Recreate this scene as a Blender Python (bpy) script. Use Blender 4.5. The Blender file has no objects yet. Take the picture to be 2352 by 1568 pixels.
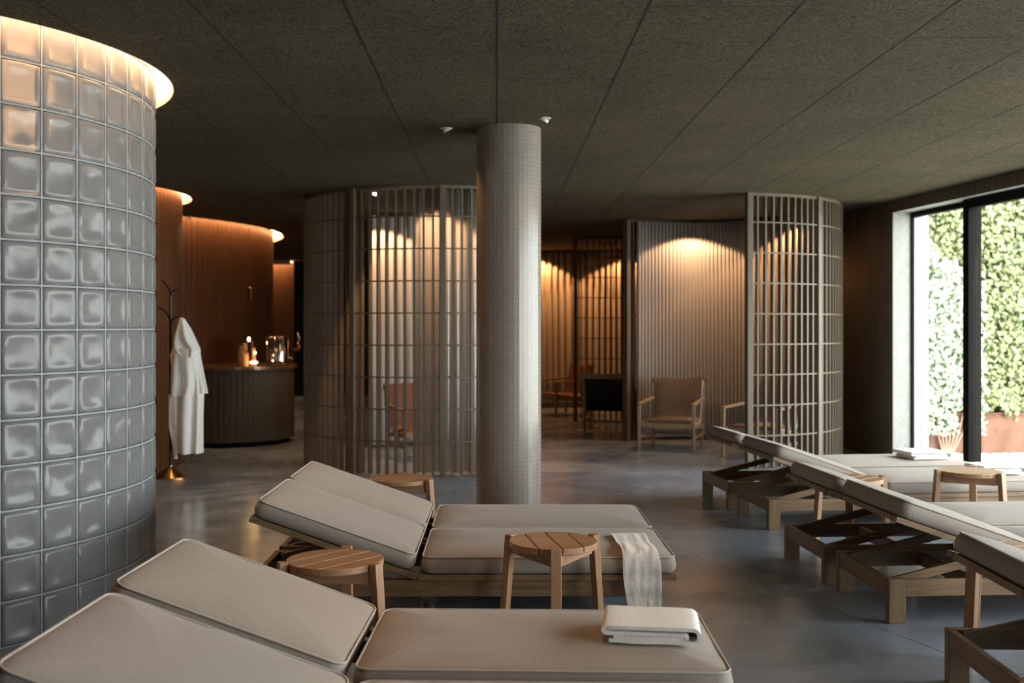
import bpy, bmesh, math, random
from mathutils import Vector, Matrix, noise
random.seed(7)
PI = math.pi
scene = bpy.context.scene
COL = scene.collection
rad = math.radians
FPX = 2450.0          # focal length in pixels of the 2352 px frame
EYE = 1.40            # camera height
H = 2.72              # ceiling height

# ------------------------------------------------------------------ camera
cam_d = bpy.data.cameras.new('camera')
cam = bpy.data.objects.new('camera', cam_d)
COL.objects.link(cam)
cam.location = (0, 0, EYE)
cam.rotation_euler = (PI / 2, 0, 0)
cam_d.sensor_fit = 'HORIZONTAL'
cam_d.sensor_width = 36.0
cam_d.lens = FPX / 2352 * 36.0
cam_d.shift_x = (1176 - 1143) / 2352
cam_d.shift_y = (750 - 784) / 2352
cam_d.clip_start = 0.05
cam_d.clip_end = 200
cam_d.dof.use_dof = True
cam_d.dof.focus_distance = 4.95
cam_d.dof.aperture_fstop = 2.4
scene.camera = cam

# ------------------------------------------------------------------ view, world, sun
scene.view_settings.view_transform = 'Standard'
scene.view_settings.look = 'None'
scene.view_settings.exposure = 0.15
scene.view_settings.gamma = 1.0
scene.view_settings.use_curve_mapping = False
world = bpy.data.worlds.new('overcast_sky')
scene.world = world
world.use_nodes = True
wn = world.node_tree.nodes
bg = wn['Background']
bg.inputs['Color'].default_value = (0.96, 0.98, 1.0, 1)
bg.inputs['Strength'].default_value = 10.0
sun_d = bpy.data.lights.new('sun', 'SUN')
sun_d.energy = 3.2
sun_d.angle = rad(3)
sun_d.color = (1.0, 0.94, 0.82)
sun = bpy.data.objects.new('sun', sun_d)
COL.objects.link(sun)
sun.rotation_euler = Vector((-0.22, 0.42, -1.0)).to_track_quat('-Z', 'Y').to_euler()
scene.cycles.max_bounces = 8
scene.cycles.diffuse_bounces = 4
scene.cycles.glossy_bounces = 4
scene.cycles.transmission_bounces = 6
scene.cycles.transparent_max_bounces = 12
scene.cycles.caustics_refractive = False
scene.cycles.caustics_reflective = False
scene.cycles.sample_clamp_indirect = 6.0

WARM = (1.0, 0.50, 0.20)
WARMER = (1.0, 0.42, 0.14)


def spot(name, loc, target, watts, angle, blend=0.25, size=0.03, color=WARM):
    d = bpy.data.lights.new(name, 'SPOT')
    d.energy = watts
    d.color = color
    d.spot_size = rad(angle)
    d.spot_blend = blend
    d.shadow_soft_size = size
    o = bpy.data.objects.new(name, d)
    COL.objects.link(o)
    o.location = loc
    o.rotation_euler = (Vector(target) - Vector(loc)).to_track_quat('-Z', 'Y').to_euler()
    return o


# ------------------------------------------------------------------ materials
def new_mat(name):
    m = bpy.data.materials.new(name)
    m.use_nodes = True
    nt = m.node_tree
    return m, nt, nt.nodes['Principled BSDF']


def nd(nt, typ, **kw):
    n = nt.nodes.new(typ)
    for k, v in kw.items():
        setattr(n, k, v)
    return n


def coords(nt, scale=(1, 1, 1), rot=(0, 0, 0), loc=(0, 0, 0)):
    tc = nd(nt, 'ShaderNodeTexCoord')
    mp = nd(nt, 'ShaderNodeMapping')
    mp.inputs['Scale'].default_value = scale
    mp.inputs['Rotation'].default_value = rot
    mp.inputs['Location'].default_value = loc
    nt.links.new(tc.outputs['Object'], mp.inputs['Vector'])
    return mp.outputs['Vector']


def noise_tex(nt, vec, scale, detail=4.0, rough=0.55, dist=0.0):
    n = nd(nt, 'ShaderNodeTexNoise')
    n.inputs['Scale'].default_value = scale
    n.inputs['Detail'].default_value = detail
    n.inputs['Roughness'].default_value = rough
    n.inputs['Distortion'].default_value = dist
    nt.links.new(vec, n.inputs['Vector'])
    return n.outputs['Fac']


def ramp(nt, fac, stops):
    r = nd(nt, 'ShaderNodeValToRGB')
    el = r.color_ramp.elements
    while len(el) < len(stops):
        el.new(0.5)
    for e, (p, c) in zip(el, stops):
        e.position = p
        e.color = (c[0], c[1], c[2], 1)
    nt.links.new(fac, r.inputs['Fac'])
    return r.outputs['Color']


def bump(nt, bsdf, fac, strength, distance=0.01):
    b = nd(nt, 'ShaderNodeBump')
    b.inputs['Strength'].default_value = strength
    b.inputs['Distance'].default_value = distance
    nt.links.new(fac, b.inputs['Height'])
    nt.links.new(b.outputs['Normal'], bsdf.inputs['Normal'])
    return b


def plain(name, color, rough=0.5, metal=0.0, vary=0.12, nscale=20, bstr=0.0):
    m, nt, b = new_mat(name)
    v = coords(nt)
    f = noise_tex(nt, v, nscale)
    lo = tuple(c * (1 - vary) for c in color)
    hi = tuple(min(1, c * (1 + vary)) for c in color)
    nt.links.new(ramp(nt, f, [(0.3, lo), (0.7, hi)]), b.inputs['Base Color'])
    b.inputs['Roughness'].default_value = rough
    b.inputs['Metallic'].default_value = metal
    if bstr:
        bump(nt, b, f, bstr)
    return m


def wood(name, dark, light, axis='X', rough=0.45, scale=1.0):
    m, nt, b = new_mat(name)
    s = {'X': (1.5, 26, 26), 'Y': (26, 1.5, 26), 'Z': (26, 26, 1.5)}[axis]
    v = coords(nt, tuple(c * scale for c in s))
    f = noise_tex(nt, v, 1.6, 6, 0.62, 0.6)
    mid = tuple((a + c) / 2 for a, c in zip(dark, light))
    nt.links.new(ramp(nt, f, [(0.28, dark), (0.5, mid), (0.72, light)]), b.inputs['Base Color'])
    b.inputs['Roughness'].default_value = rough
    bump(nt, b, f, 0.12, 0.003)
    return m


def fabric(name, color, bstr=0.25, wscale=420, rough=0.95, vary=0.12):
    m, nt, b = new_mat(name)
    v = coords(nt)
    f1 = noise_tex(nt, v, 9, 3)
    v2 = coords(nt, (wscale, wscale * 0.25, wscale * 0.4))
    v3 = coords(nt, (wscale * 0.25, wscale, wscale * 0.4))
    a = noise_tex(nt, v2, 1.0, 2)
    c = noise_tex(nt, v3, 1.0, 2)
    mx = nd(nt, 'ShaderNodeMath', operation='ADD')
    nt.links.new(a, mx.inputs[0])
    nt.links.new(c, mx.inputs[1])
    hf = nd(nt, 'ShaderNodeMath', operation='MULTIPLY')
    nt.links.new(mx.outputs[0], hf.inputs[0])
    hf.inputs[1].default_value = 0.5
    lo = tuple(q * (1 - vary) for q in color)
    hi = tuple(min(1, q * (1 + vary)) for q in color)
    nt.links.new(ramp(nt, hf.outputs[0], [(0.32, lo), (0.68, hi)]), b.inputs['Base Color'])
    b.inputs['Roughness'].default_value = rough
    b.inputs['Specular IOR Level'].default_value = 0.2
    b.inputs['Sheen Weight'].default_value = 0.15
    ad = nd(nt, 'ShaderNodeMath', operation='MULTIPLY_ADD')
    nt.links.new(f1, ad.inputs[0])
    ad.inputs[1].default_value = 2.0
    nt.links.new(hf.outputs[0], ad.inputs[2])
    bump(nt, b, ad.outputs[0], bstr, 0.006)
    return m


M = {}
for ax in 'XYZ':
    M['teak' + ax] = wood('lounger_wood_' + ax.lower(), (0.155, 0.092, 0.045), (0.32, 0.21, 0.115), ax)
    M['stool' + ax] = wood('stool_wood_' + ax.lower(), (0.29, 0.155, 0.078), (0.48, 0.28, 0.15), ax)
    M['oak' + ax] = wood('oak_' + ax.lower(), (0.26, 0.17, 0.09), (0.42, 0.29, 0.17), ax)
    M['screen' + ax] = wood('screen_wood_' + ax.lower(), (0.105, 0.08, 0.053), (0.185, 0.147, 0.105), ax, 0.5)
    M['cedar' + ax] = wood('cladding_wood_' + ax.lower(), (0.08, 0.030, 0.011), (0.17, 0.066, 0.024), ax, 0.42)
    M['ebony' + ax] = wood('dark_panel_wood_' + ax.lower(), (0.058, 0.044, 0.027), (0.115, 0.088, 0.057), ax, 0.25)
M['linen'] = fabric('linen_cushion_fabric', (0.375, 0.325, 0.28))
M['piping'] = fabric('linen_piping', (0.50, 0.445, 0.39), 0.1)
M['terry'] = fabric('white_terry', (0.88, 0.86, 0.82), 0.08, 240)
M['leather'] = plain('brown_leather', (0.18, 0.115, 0.075), 0.42, 0, 0.15, 30, 0.1)
M['rust_leather'] = plain('rust_leather', (0.22, 0.085, 0.042), 0.5, 0, 0.15, 30, 0.1)
M['dark_leather'] = plain('black_leather', (0.015, 0.012, 0.010), 0.5, 0, 0.15, 30, 0.1)
M['lining'] = plain('sling_edge_daylight', (0.55, 0.54, 0.52), 0.5)  # pale grey stands in for daylight reflected along the sling edge
M['black_metal'] = plain('black_window_frame', (0.007, 0.0065, 0.006), 0.7, 0.0)
M['black_metal'].node_tree.nodes['Principled BSDF'].inputs['Specular IOR Level'].default_value = 0.08
M['iron'] = plain('black_iron', (0.03, 0.032, 0.03), 0.3, 0.8)
M['brass'] = plain('aged_brass', (0.45, 0.26, 0.12), 0.22, 1.0)
M['steel'] = plain('polished_steel', (0.85, 0.80, 0.74), 0.08, 1.0, 0.03)
M['white_paint'] = plain('white_lacquer', (0.72, 0.70, 0.66), 0.4)
M['reveal'] = plain('pale_plaster_reveal', (0.33, 0.335, 0.31), 0.8)
M['dark_plaster'] = plain('dark_plaster_wall', (0.022, 0.017, 0.011), 0.55, 0, 0.2, 6)
M['concrete'] = plain('pale_concrete', (0.66, 0.67, 0.65), 0.85, 0, 0.08, 14)
M['grout'] = plain('pale_grout', (0.36, 0.38, 0.395), 0.7)
M['clay'] = plain('blush_ceramic', (0.62, 0.36, 0.22), 0.5)
M['tan_clay'] = plain('ochre_ceramic', (0.34, 0.19, 0.08), 0.5)
M['counter'] = plain('dark_copper_counter', (0.16, 0.075, 0.035), 0.18, 0.3)
M['cove_rim'] = plain('blush_cove_rim', (0.62, 0.36, 0.22), 0.6)


def emit(name, color, strength):
    m = bpy.data.materials.new(name)
    m.use_nodes = True
    nt = m.node_tree
    nt.nodes.remove(nt.nodes['Principled BSDF'])
    e = nd(nt, 'ShaderNodeEmission')
    e.inputs['Color'].default_value = (*color, 1)
    e.inputs['Strength'].default_value = strength
    nt.links.new(e.outputs[0], nt.nodes['Material Output'].inputs['Surface'])
    return m


M['cove_glow'] = emit('warm_cove_diffuser', (1.0, 0.60, 0.28), 16.0)
M['lamp_glow'] = emit('warm_lamp_lens', (1.0, 0.75, 0.5), 18.0)
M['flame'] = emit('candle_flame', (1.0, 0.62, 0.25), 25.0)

# polished concrete floor with saw-cut slabs
m, nt, b = new_mat('polished_concrete_floor')
v = coords(nt, rot=(0, 0, rad(-20)), loc=(-1.51, 0.4, 0))
br = nd(nt, 'ShaderNodeTexBrick')
br.offset = 0.0
br.inputs['Scale'].default_value = 1.0
br.inputs['Mortar Size'].default_value = 0.0035
br.inputs['Mortar Smooth'].default_value = 0.2
br.inputs['Brick Width'].default_value = 1.86
br.inputs['Row Height'].default_value = 1.86
br.inputs['Color1'].default_value = (0.92, 0.92, 0.92, 1)
br.inputs['Color2'].default_value = (1.05, 1.03, 1.0, 1)
br.inputs['Mortar'].default_value = (0.35, 0.35, 0.35, 1)
nt.links.new(v, br.inputs['Vector'])
vf = coords(nt)
f = noise_tex(nt, vf, 1.3, 8, 0.65, 0.8)
base = ramp(nt, f, [(0.25, (0.165, 0.185, 0.215)), (0.5, (0.265, 0.31, 0.375)), (0.75, (0.34, 0.40, 0.49))])
mul = nd(nt, 'ShaderNodeMix', data_type='RGBA', blend_type='MULTIPLY')
mul.inputs[0].default_value = 1.0
nt.links.new(base, mul.inputs[6])
nt.links.new(br.outputs['Color'], mul.inputs[7])
nt.links.new(mul.outputs[2], b.inputs['Base Color'])
fr = noise_tex(nt, vf, 2.2, 6, 0.6, 0.4)
rr = nd(nt, 'ShaderNodeMapRange')
rr.inputs[1].default_value = 0.3
rr.inputs[2].default_value = 0.7
rr.inputs[3].default_value = 0.13
rr.inputs[4].default_value = 0.30
nt.links.new(fr, rr.inputs[0])
nt.links.new(rr.outputs[0], b.inputs['Roughness'])
fb = noise_tex(nt, vf, 28, 5, 0.6)
bump(nt, b, fb, 0.05, 0.004)
M['floor'] = m

# wood-wool acoustic ceiling boards
m, nt, b = new_mat('woodwool_ceiling_board')
v = coords(nt)
n1 = noise_tex(nt, v, 24, 6, 0.68, 3.0)
n2 = noise_tex(nt, v, 1.1, 4, 0.6)
cA = ramp(nt, n1, [(0.32, (0.028, 0.024, 0.015)), (0.5, (0.104, 0.090, 0.062)), (0.70, (0.175, 0.150, 0.110))])
cB = ramp(nt, n2, [(0.3, (0.80, 0.82, 0.80)), (0.7, (1.1, 1.06, 1.0))])
mul = nd(nt, 'ShaderNodeMix', data_type='RGBA', blend_type='MULTIPLY')
mul.inputs[0].default_value = 1.0
nt.links.new(cA, mul.inputs[6])
nt.links.new(cB, mul.inputs[7])
nt.links.new(mul.outputs[2], b.inputs['Base Color'])
b.inputs['Roughness'].default_value = 0.95
b.inputs['Specular IOR Level'].default_value = 0.1
bump(nt, b, n1, 0.7, 0.02)
M['ceiling'] = m

# glazed mosaic for the column
m, nt, b = new_mat('glazed_mosaic_tile')
tc = nd(nt, 'ShaderNodeTexCoord')
br = nd(nt, 'ShaderNodeTexBrick')
br.offset = 0.0
br.inputs['Scale'].default_value = 1.0
br.inputs['Mortar Size'].default_value = 0.028
br.inputs['Mortar Smooth'].default_value = 0.1
br.inputs['Brick Width'].default_value = 1.0
br.inputs['Row Height'].default_value = 0.8
br.inputs['Color1'].default_value = (0.255, 0.22, 0.19, 1)
br.inputs['Color2'].default_value = (0.28, 0.245, 0.21, 1)
br.inputs['Mortar'].default_value = (0.305, 0.27, 0.235, 1)
nt.links.new(tc.outputs['UV'], br.inputs['Vector'])
nt.links.new(br.outputs['Color'], b.inputs['Base Color'])
rr = nd(nt, 'ShaderNodeMapRange')
rr.inputs[3].default_value = 0.2
rr.inputs[4].default_value = 0.45
nt.links.new(br.outputs['Fac'], rr.inputs[0])
nt.links.new(rr.outputs[0], b.inputs['Roughness'])
b.inputs['Specular IOR Level'].default_value = 0.6
M['mosaic'] = m

# cast glass block
m, nt, b = new_mat('cast_glass_block')
v = coords(nt)
n1 = noise_tex(nt, v, 5.0, 1.0, 0.4, 0.3)
b.inputs['Base Color'].default_value = (0.43, 0.435, 0.45, 1)
b.inputs['Roughness'].default_value = 0.22
b.inputs['Transmission Weight'].default_value = 0.55
b.inputs['IOR'].default_value = 1.42
bump(nt, b, n1, 0.3, 0.08)
tl = nd(nt, 'ShaderNodeBsdfTranslucent')
tl.inputs['Color'].default_value = (0.78, 0.76, 0.74, 1)
df = nd(nt, 'ShaderNodeBsdfDiffuse')
df.inputs['Color'].default_value = (0.46, 0.46, 0.47, 1)
m1 = nd(nt, 'ShaderNodeMixShader')
m1.inputs[0].default_value = 0.45
nt.links.new(tl.outputs[0], m1.inputs[1])
nt.links.new(df.outputs[0], m1.inputs[2])
m2 = nd(nt, 'ShaderNodeMixShader')
m2.inputs[0].default_value = 0.22
nt.links.new(b.outputs[0], m2.inputs[1])
nt.links.new(m1.outputs[0], m2.inputs[2])
nt.links.new(m2.outputs[0], nt.nodes['Material Output'].inputs['Surface'])
M['glass_block'] = m

# window glass: sees through, mirrors at a slant
m = bpy.data.materials.new('window_glass')
m.use_nodes = True
nt = m.node_tree
nt.nodes.remove(nt.nodes['Principled BSDF'])
tr = nd(nt, 'ShaderNodeBsdfTransparent')
tr.inputs['Color'].default_value = (0.95, 0.97, 0.96, 1)
gl = nd(nt, 'ShaderNodeBsdfGlossy')
gl.inputs['Roughness'].default_value = 0.02
lw = nd(nt, 'ShaderNodeLayerWeight')
lw.inputs['Blend'].default_value = 0.5
pw = nd(nt, 'ShaderNodeMath', operation='POWER')
pw.inputs[1].default_value = 5.0
nt.links.new(lw.outputs['Facing'], pw.inputs[0])
fz = nd(nt, 'ShaderNodeMath', operation='MULTIPLY_ADD')
fz.inputs[1].default_value = 0.8
fz.inputs[2].default_value = 0.025
nt.links.new(pw.outputs[0], fz.inputs[0])
mx = nd(nt, 'ShaderNodeMixShader')
nt.links.new(fz.outputs[0], mx.inputs[0])
nt.links.new(tr.outputs[0], mx.inputs[1])
nt.links.new(gl.outputs[0], mx.inputs[2])
nt.links.new(mx.outputs[0], nt.nodes['Material Output'].inputs['Surface'])
M['glass'] = m


def curtain_mat(name, color, sheer):
    m = bpy.data.materials.new(name)
    m.use_nodes = True
    nt = m.node_tree
    b = nt.nodes['Principled BSDF']
    v = coords(nt, (60, 60, 4))
    f = noise_tex(nt, v, 4.0, 3)
    lo = tuple(c * 0.92 for c in color)
    nt.links.new(ramp(nt, f, [(0.3, lo), (0.7, color)]), b.inputs['Base Color'])
    b.inputs['Roughness'].default_value = 0.8
    b.inputs['Sheen Weight'].default_value = 0.2
    if sheer:
        b.inputs['Roughness'].default_value = 0.32
        b.inputs['Specular IOR Level'].default_value = 1.0
    tl = nd(nt, 'ShaderNodeBsdfTranslucent')
    tl.inputs['Color'].default_value = (*color, 1)
    m1 = nd(nt, 'ShaderNodeMixShader')
    m1.inputs[0].default_value = 0.5 if sheer else 0.3
    nt.links.new(b.outputs[0], m1.inputs[1])
    nt.links.new(tl.outputs[0], m1.inputs[2])
    out = m1.outputs[0]
    if sheer:
        gs = nd(nt, 'ShaderNodeBsdfGlossy')
        gs.inputs['Roughness'].default_value = 0.3
        gs.inputs['Color'].default_value = (0.9, 0.9, 0.9, 1)
        m3 = nd(nt, 'ShaderNodeMixShader')
        m3.inputs[0].default_value = 0.3
        nt.links.new(out, m3.inputs[1])
        nt.links.new(gs.outputs[0], m3.inputs[2])
        out = m3.outputs[0]
        t = nd(nt, 'ShaderNodeBsdfTransparent')
        m2 = nd(nt, 'ShaderNodeMixShader')
        m2.inputs[0].default_value = sheer
        nt.links.new(out, m2.inputs[1])
        nt.links.new(t.outputs[0], m2.inputs[2])
        out = m2.outputs[0]
    nt.links.new(out, nt.nodes['Material Output'].inputs['Surface'])
    return m


M['curtain'] = curtain_mat('grey_curtain_cloth', (0.66, 0.62, 0.585), 0.0)
M['sheer'] = curtain_mat('pale_sheer_cloth', (0.88, 0.86, 0.84), 0.22)


def leaf_mat(name, stops, rough=0.45):
    m, nt, b = new_mat(name)
    v = coords(nt)
    f = noise_tex(nt, v, 17, 2, 0.8)
    nt.links.new(ramp(nt, f, stops), b.inputs['Base Color'])
    b.inputs['Roughness'].default_value = rough
    return m


M['pale_leaf'] = leaf_mat('pale_variegated_leaf', [(0.30, (0.10, 0.16, 0.06)), (0.45, (0.34, 0.42, 0.30)), (0.62, (0.62, 0.68, 0.52)), (0.72, (0.50, 0.28, 0.12))])
M['lime_leaf'] = leaf_mat('yellow_green_leaf', [(0.28, (0.06, 0.09, 0.04)), (0.48, (0.20, 0.24, 0.10)), (0.72, (0.46, 0.45, 0.22))])
M['twig'] = plain('reddish_twig', (0.42, 0.26, 0.20), 0.8)
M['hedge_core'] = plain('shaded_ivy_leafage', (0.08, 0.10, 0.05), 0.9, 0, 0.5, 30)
M['corten'] = plain('rusted_steel', (0.19, 0.085, 0.055), 0.75, 0.0, 0.35, 5)
M['pebble'] = plain('white_pebbles', (0.80, 0.79, 0.70), 0.9, 0, 0.2, 40, 0.8)


# ------------------------------------------------------------------ mesh helpers
class MB:
    def __init__(self):
        self.bm = bmesh.new()

    def poly(self, pts):
        vs = [self.bm.verts.new(p) for p in pts]
        try:
            return self.bm.faces.new(vs)
        except ValueError:
            return None

    def box(self, x0, x1, y0, y1, z0, z1, mat=None, bevel=0.0):
        r = bmesh.ops.create_cube(self.bm, size=1.0)
        vs = r['verts']
        for v in vs:
            v.co = Vector(((x0 + x1) / 2 + v.co.x * (x1 - x0), (y0 + y1) / 2 + v.co.y * (y1 - y0), (z0 + z1) / 2 + v.co.z * (z1 - z0)))
        if bevel:
            es = list({e for v in vs for e in v.link_edges})
            r2 = bmesh.ops.bevel(self.bm, geom=es, offset=bevel, segments=2, affect='EDGES', profile=0.5)
            vs = list({v for f in r2['faces'] for v in f.verts} | {v for v in vs if v.is_valid})
        if mat is not None:
            for v in vs:
                v.co = mat @ v.co
        return self

    def bar(self, p0, p1, w, t, up=(0, 0, 1), w1=None, t1=None, bevel=0.0):
        """rectangular bar from p0 to p1: w across, t along 'up'"""
        p0, p1 = Vector(p0), Vector(p1)
        d = (p1 - p0).normalized()
        up = Vector(up)
        s = d.cross(up)
        if s.length < 1e-5:
            s = d.cross(Vector((0, 1, 0)))
        s.normalize()
        u = s.cross(d).normalized()
        w1 = w if w1 is None else w1
        t1 = t if t1 is None else t1
        A = [p0 + s * (a * w / 2) + u * (b * t / 2) for a, b in ((-1, -1), (1, -1), (1, 1), (-1, 1))]
        B = [p1 + s * (a * w1 / 2) + u * (b * t1 / 2) for a, b in ((-1, -1), (1, -1), (1, 1), (-1, 1))]
        va = [self.bm.verts.new(p) for p in A]
        vb = [self.bm.verts.new(p) for p in B]
        fs = [self.bm.faces.new(va[::-1]), self.bm.faces.new(vb)]
        for i in range(4):
            j = (i + 1) % 4
            fs.append(self.bm.faces.new((va[i], va[j], vb[j], vb[i])))
        if bevel:
            es = list({e for f in fs for e in f.edges})
            bmesh.ops.bevel(self.bm, geom=es, offset=bevel, segments=2, affect='EDGES', profile=0.5)
        return self

    def loft(self, rings, closed=True, cap0=True, cap1=True):
        R = [[self.bm.verts.new(p) for p in ring] for ring in rings]
        n = len(R[0])
        for a, b_ in zip(R[:-1], R[1:]):
            for i in range(n if closed else n - 1):
                j = (i + 1) % n
                self.bm.faces.new((a[i], a[j], b_[j], b_[i]))
        if closed and cap0:
            self.bm.faces.new(R[0][::-1])
        if closed and cap1:
            self.bm.faces.new(R[-1])
        return self

    def tube(self, pts, r, n=8, closed=False, taper=None):
        pts = [Vector(p) for p in pts]
        N = len(pts)
        rings = []
        prev = None
        for i, p in enumerate(pts):
            if closed:
                d = (pts[(i + 1) % N] - pts[i - 1]).normalized()
            else:
                d = (pts[min(i + 1, N - 1)] - pts[max(i - 1, 0)]).normalized()
            if prev is None:
                s = d.cross(Vector((0, 0, 1)))
                if s.length < 1e-4:
                    s = d.cross(Vector((1, 0, 0)))
            else:
                s = prev - d * prev.dot(d)
            s.normalize()
            prev = s
            u = d.cross(s)
            rr = r if taper is None else r + (taper - r) * i / (N - 1)
            rings.append([p + (s * math.cos(2 * PI * k / n) + u * math.sin(2 * PI * k / n)) * rr for k in range(n)])
        if closed:
            rings.append(rings[0])
            R = [[self.bm.verts.new(p) for p in ring] for ring in rings[:-1]]
            for i in range(N):
                a, b_ = R[i], R[(i + 1) % N]
                for k in range(n):
                    j = (k + 1) % n
                    self.bm.faces.new((a[k], a[j], b_[j], b_[k]))
            return self
        return self.loft(rings)

    def lathe(self, prof, c=(0, 0), n=32, a0=0.0, a1=2 * PI):
        full = abs(a1 - a0 - 2 * PI) < 1e-6
        k = n if full else n + 1
        rings = []
        for r, z in prof:
            rings.append([(c[0] + r * math.cos(a0 + (a1 - a0) * i / n), c[1] + r * math.sin(a0 + (a1 - a0) * i / n), z) for i in range(k)])
        return self.loft(rings, closed=full, cap0=full and prof[0][0] > 1e-4, cap1=full and prof[-1][0] > 1e-4)

    def arcbox(self, c, r0, r1, z0, z1, a0, a1, n=12):
        """solid curved block between two radii"""
        rings = []
        for i in range(n + 1):
            a = a0 + (a1 - a0) * i / n
            ca, sa = math.cos(a), math.sin(a)
            rings.append([(c[0] + r * ca, c[1] + r * sa, z) for r, z in ((r0, z0), (r1, z0), (r1, z1), (r0, z1))])
        return self.loft(rings)

    def prism(self, pts, z0, z1):
        lo = [self.bm.verts.new((p[0], p[1], z0)) for p in pts]
        hi = [self.bm.verts.new((p[0], p[1], z1)) for p in pts]
        n = len(pts)
        self.bm.faces.new(lo[::-1])
        self.bm.faces.new(hi)
        for i in range(n):
            j = (i + 1) % n
            self.bm.faces.new((lo[i], lo[j], hi[j], hi[i]))
        return self

    def build(self, name, mat, parent=None, smooth=False, sharp=None, loc=None):
        bmesh.ops.recalc_face_normals(self.bm, faces=self.bm.faces)
        me = bpy.data.meshes.new(name)
        self.bm.to_mesh(me)
        self.bm.free()
        if smooth:
            for p in me.polygons:
                p.use_smooth = True
            if sharp:
                me.set_sharp_from_angle(angle=rad(sharp))
        me.materials.append(mat)
        o = bpy.data.objects.new(name, me)
        COL.objects.link(o)
        if parent is not None:
            o.parent = parent
        if loc is not None:
            o.location = loc
        return o


def tag(o, label=None, cat=None, group=None, kind=None):
    if label:
        o['label'] = label
    if cat:
        o['category'] = cat
    if group:
        o['group'] = group
    if kind:
        o['kind'] = kind
    return o


def thing(name, label, cat, loc=(0, 0, 0), rz=0.0, group=None):
    o = bpy.data.objects.new(name, None)
    o.empty_display_size = 0.1
    COL.objects.link(o)
    o.location = loc
    o.rotation_euler = (0, 0, rad(rz))
    return tag(o, label, cat, group)


def struct(mb, name, mat, label, cat, smooth=False, sharp=None):
    o = mb.build(name, mat, smooth=smooth, sharp=sharp)
    return tag(o, label, cat, kind='structure')


def copy_tree(o, parent=None):
    c = o.copy()
    COL.objects.link(c)
    c.parent = parent
    for ch in list(o.children):
        copy_tree(ch, c)
    return c


# ------------------------------------------------------------------ room shell
J0 = Vector((4.13, 11.15))                 # far jamb of the window wall
T2 = Vector((0.1268, -0.9919))             # along the wall towards the camera
N2 = Vector((0.9919, 0.1268))              # outwards


def wpt(s, off, z):
    p = J0 + T2 * s + N2 * off
    return (p.x, p.y, z)


def wbox(mb, s0, s1, o0, o1, z0, z1):
    q = [wpt(s0, o0, 0), wpt(s1, o0, 0), wpt(s1, o1, 0), wpt(s0, o1, 0)]
    return mb.prism(q, z0, z1)


YB, YF, XL = 23.0, -3.5, -12.0


def wall_x(y, off=0.0):
    s = (J0.y + N2.y * off - y) / -T2.y
    return (J0 + T2 * s + N2 * off).x


mb = MB()
mb.prism([(XL - .3, YF - .3), (wall_x(YF - .3, .3), YF - .3), (wall_x(YB + .3, .3), YB + .3), (XL - .3, YB + .3)], -0.2, 0.0)
struct(mb, 'floor', M['floor'], 'grey polished concrete floor with fine saw-cut slab joints', 'floor')

C1, C2, C3 = (-3.26, 5.52), (-4.63, 10.66), (-6.76, 14.9)
R1, R3 = 1.42, 3.55
RH1, RH3 = 1.52, 3.70

mb = MB()
mb.prism([(XL - .3, YF - .3), (wall_x(YF - .3, .3), YF - .3), (wall_x(YB + .3, .3), YB + .3), (XL - .3, YB + .3)], H, H + 0.06)
ceil_raw = mb.build('ceiling_raw', M['ceiling'])
mb = MB()
mb.lathe([(RH1, H - .1), (RH1, H + .2)], C1, 128)
cut1 = mb.build('cut', M['ceiling'])
mb = MB()
mb.lathe([(RH1, H - .1), (RH1, H + .2)], C2, 128)
cut2 = mb.build('cut', M['ceiling'])
mb = MB()
mb.arcbox(C3, R3, RH3, H - .1, H + .2, rad(-42), rad(62), 96)
cut3 = mb.build('cut', M['ceiling'])
for c in (cut1, cut2, cut3):
    md = ceil_raw.modifiers.new('bool', 'BOOLEAN')
    md.operation = 'DIFFERENCE'
    md.solver = 'EXACT'
    md.object = c
dg = bpy.context.evaluated_depsgraph_get()
dg.update()
me = bpy.data.meshes.new_from_object(ceil_raw.evaluated_get(dg))
ceil = bpy.data.objects.new('ceiling', me)
COL.objects.link(ceil)
tag(ceil, 'dark olive wood-wool board ceiling with long straight joints', 'ceiling', kind='structure')
for c in (cut1, cut2, cut3, ceil_raw):
    bpy.data.objects.remove(c)
# joints between the boards: recessed dark strips pressed flush into the ceiling
mb = MB()
for k in range(-17, 10):
    x = k * 0.624
    w = 0.009
    ylo, yhi = YF, YB
    if x > 2.4:
        yhi = min(YB, 11.15 - (x - 4.13) / 0.1278)
    segs = [(ylo, yhi)]
    for c, r in ((C1, RH1), (C2, RH1)):
        new = []
        for a, b_ in segs:
            if abs(x - c[0]) < r + .02:
                h = math.sqrt(max(0, (r + .02) ** 2 - (x - c[0]) ** 2))
                if c[1] - h > a:
                    new.append((a, min(b_, c[1] - h)))
                if c[1] + h < b_:
                    new.append((max(a, c[1] + h), b_))
            else:
                new.append((a, b_))
        segs = new
    for a, b_ in segs:
        mb.box(x - w / 2, x + w / 2, a, b_, H - 0.0012, H + 0.01)
    random.seed(k + 100)
    y = YF + random.random() * 1.2
    while y < 9.5:
        if x + .624 < wall_x(y) and not (math.hypot(x + .3 - C1[0], y - C1[1]) < 1.9):
            mb.box(x + .003, x + .621, y - .0012, y + .0012, H - 0.0008, H + 0.01)
        y += 2.4 if k % 2 else 1.8
M['joint'] = plain('dark_joint_shadow_gap', (0.010, 0.009, 0.007), 0.9)
tag(mb.build('trim_1', M['joint']), 'thin dark gaps between the ceiling boards', 'ceiling joint', kind='structure')
random.seed(7)

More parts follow.
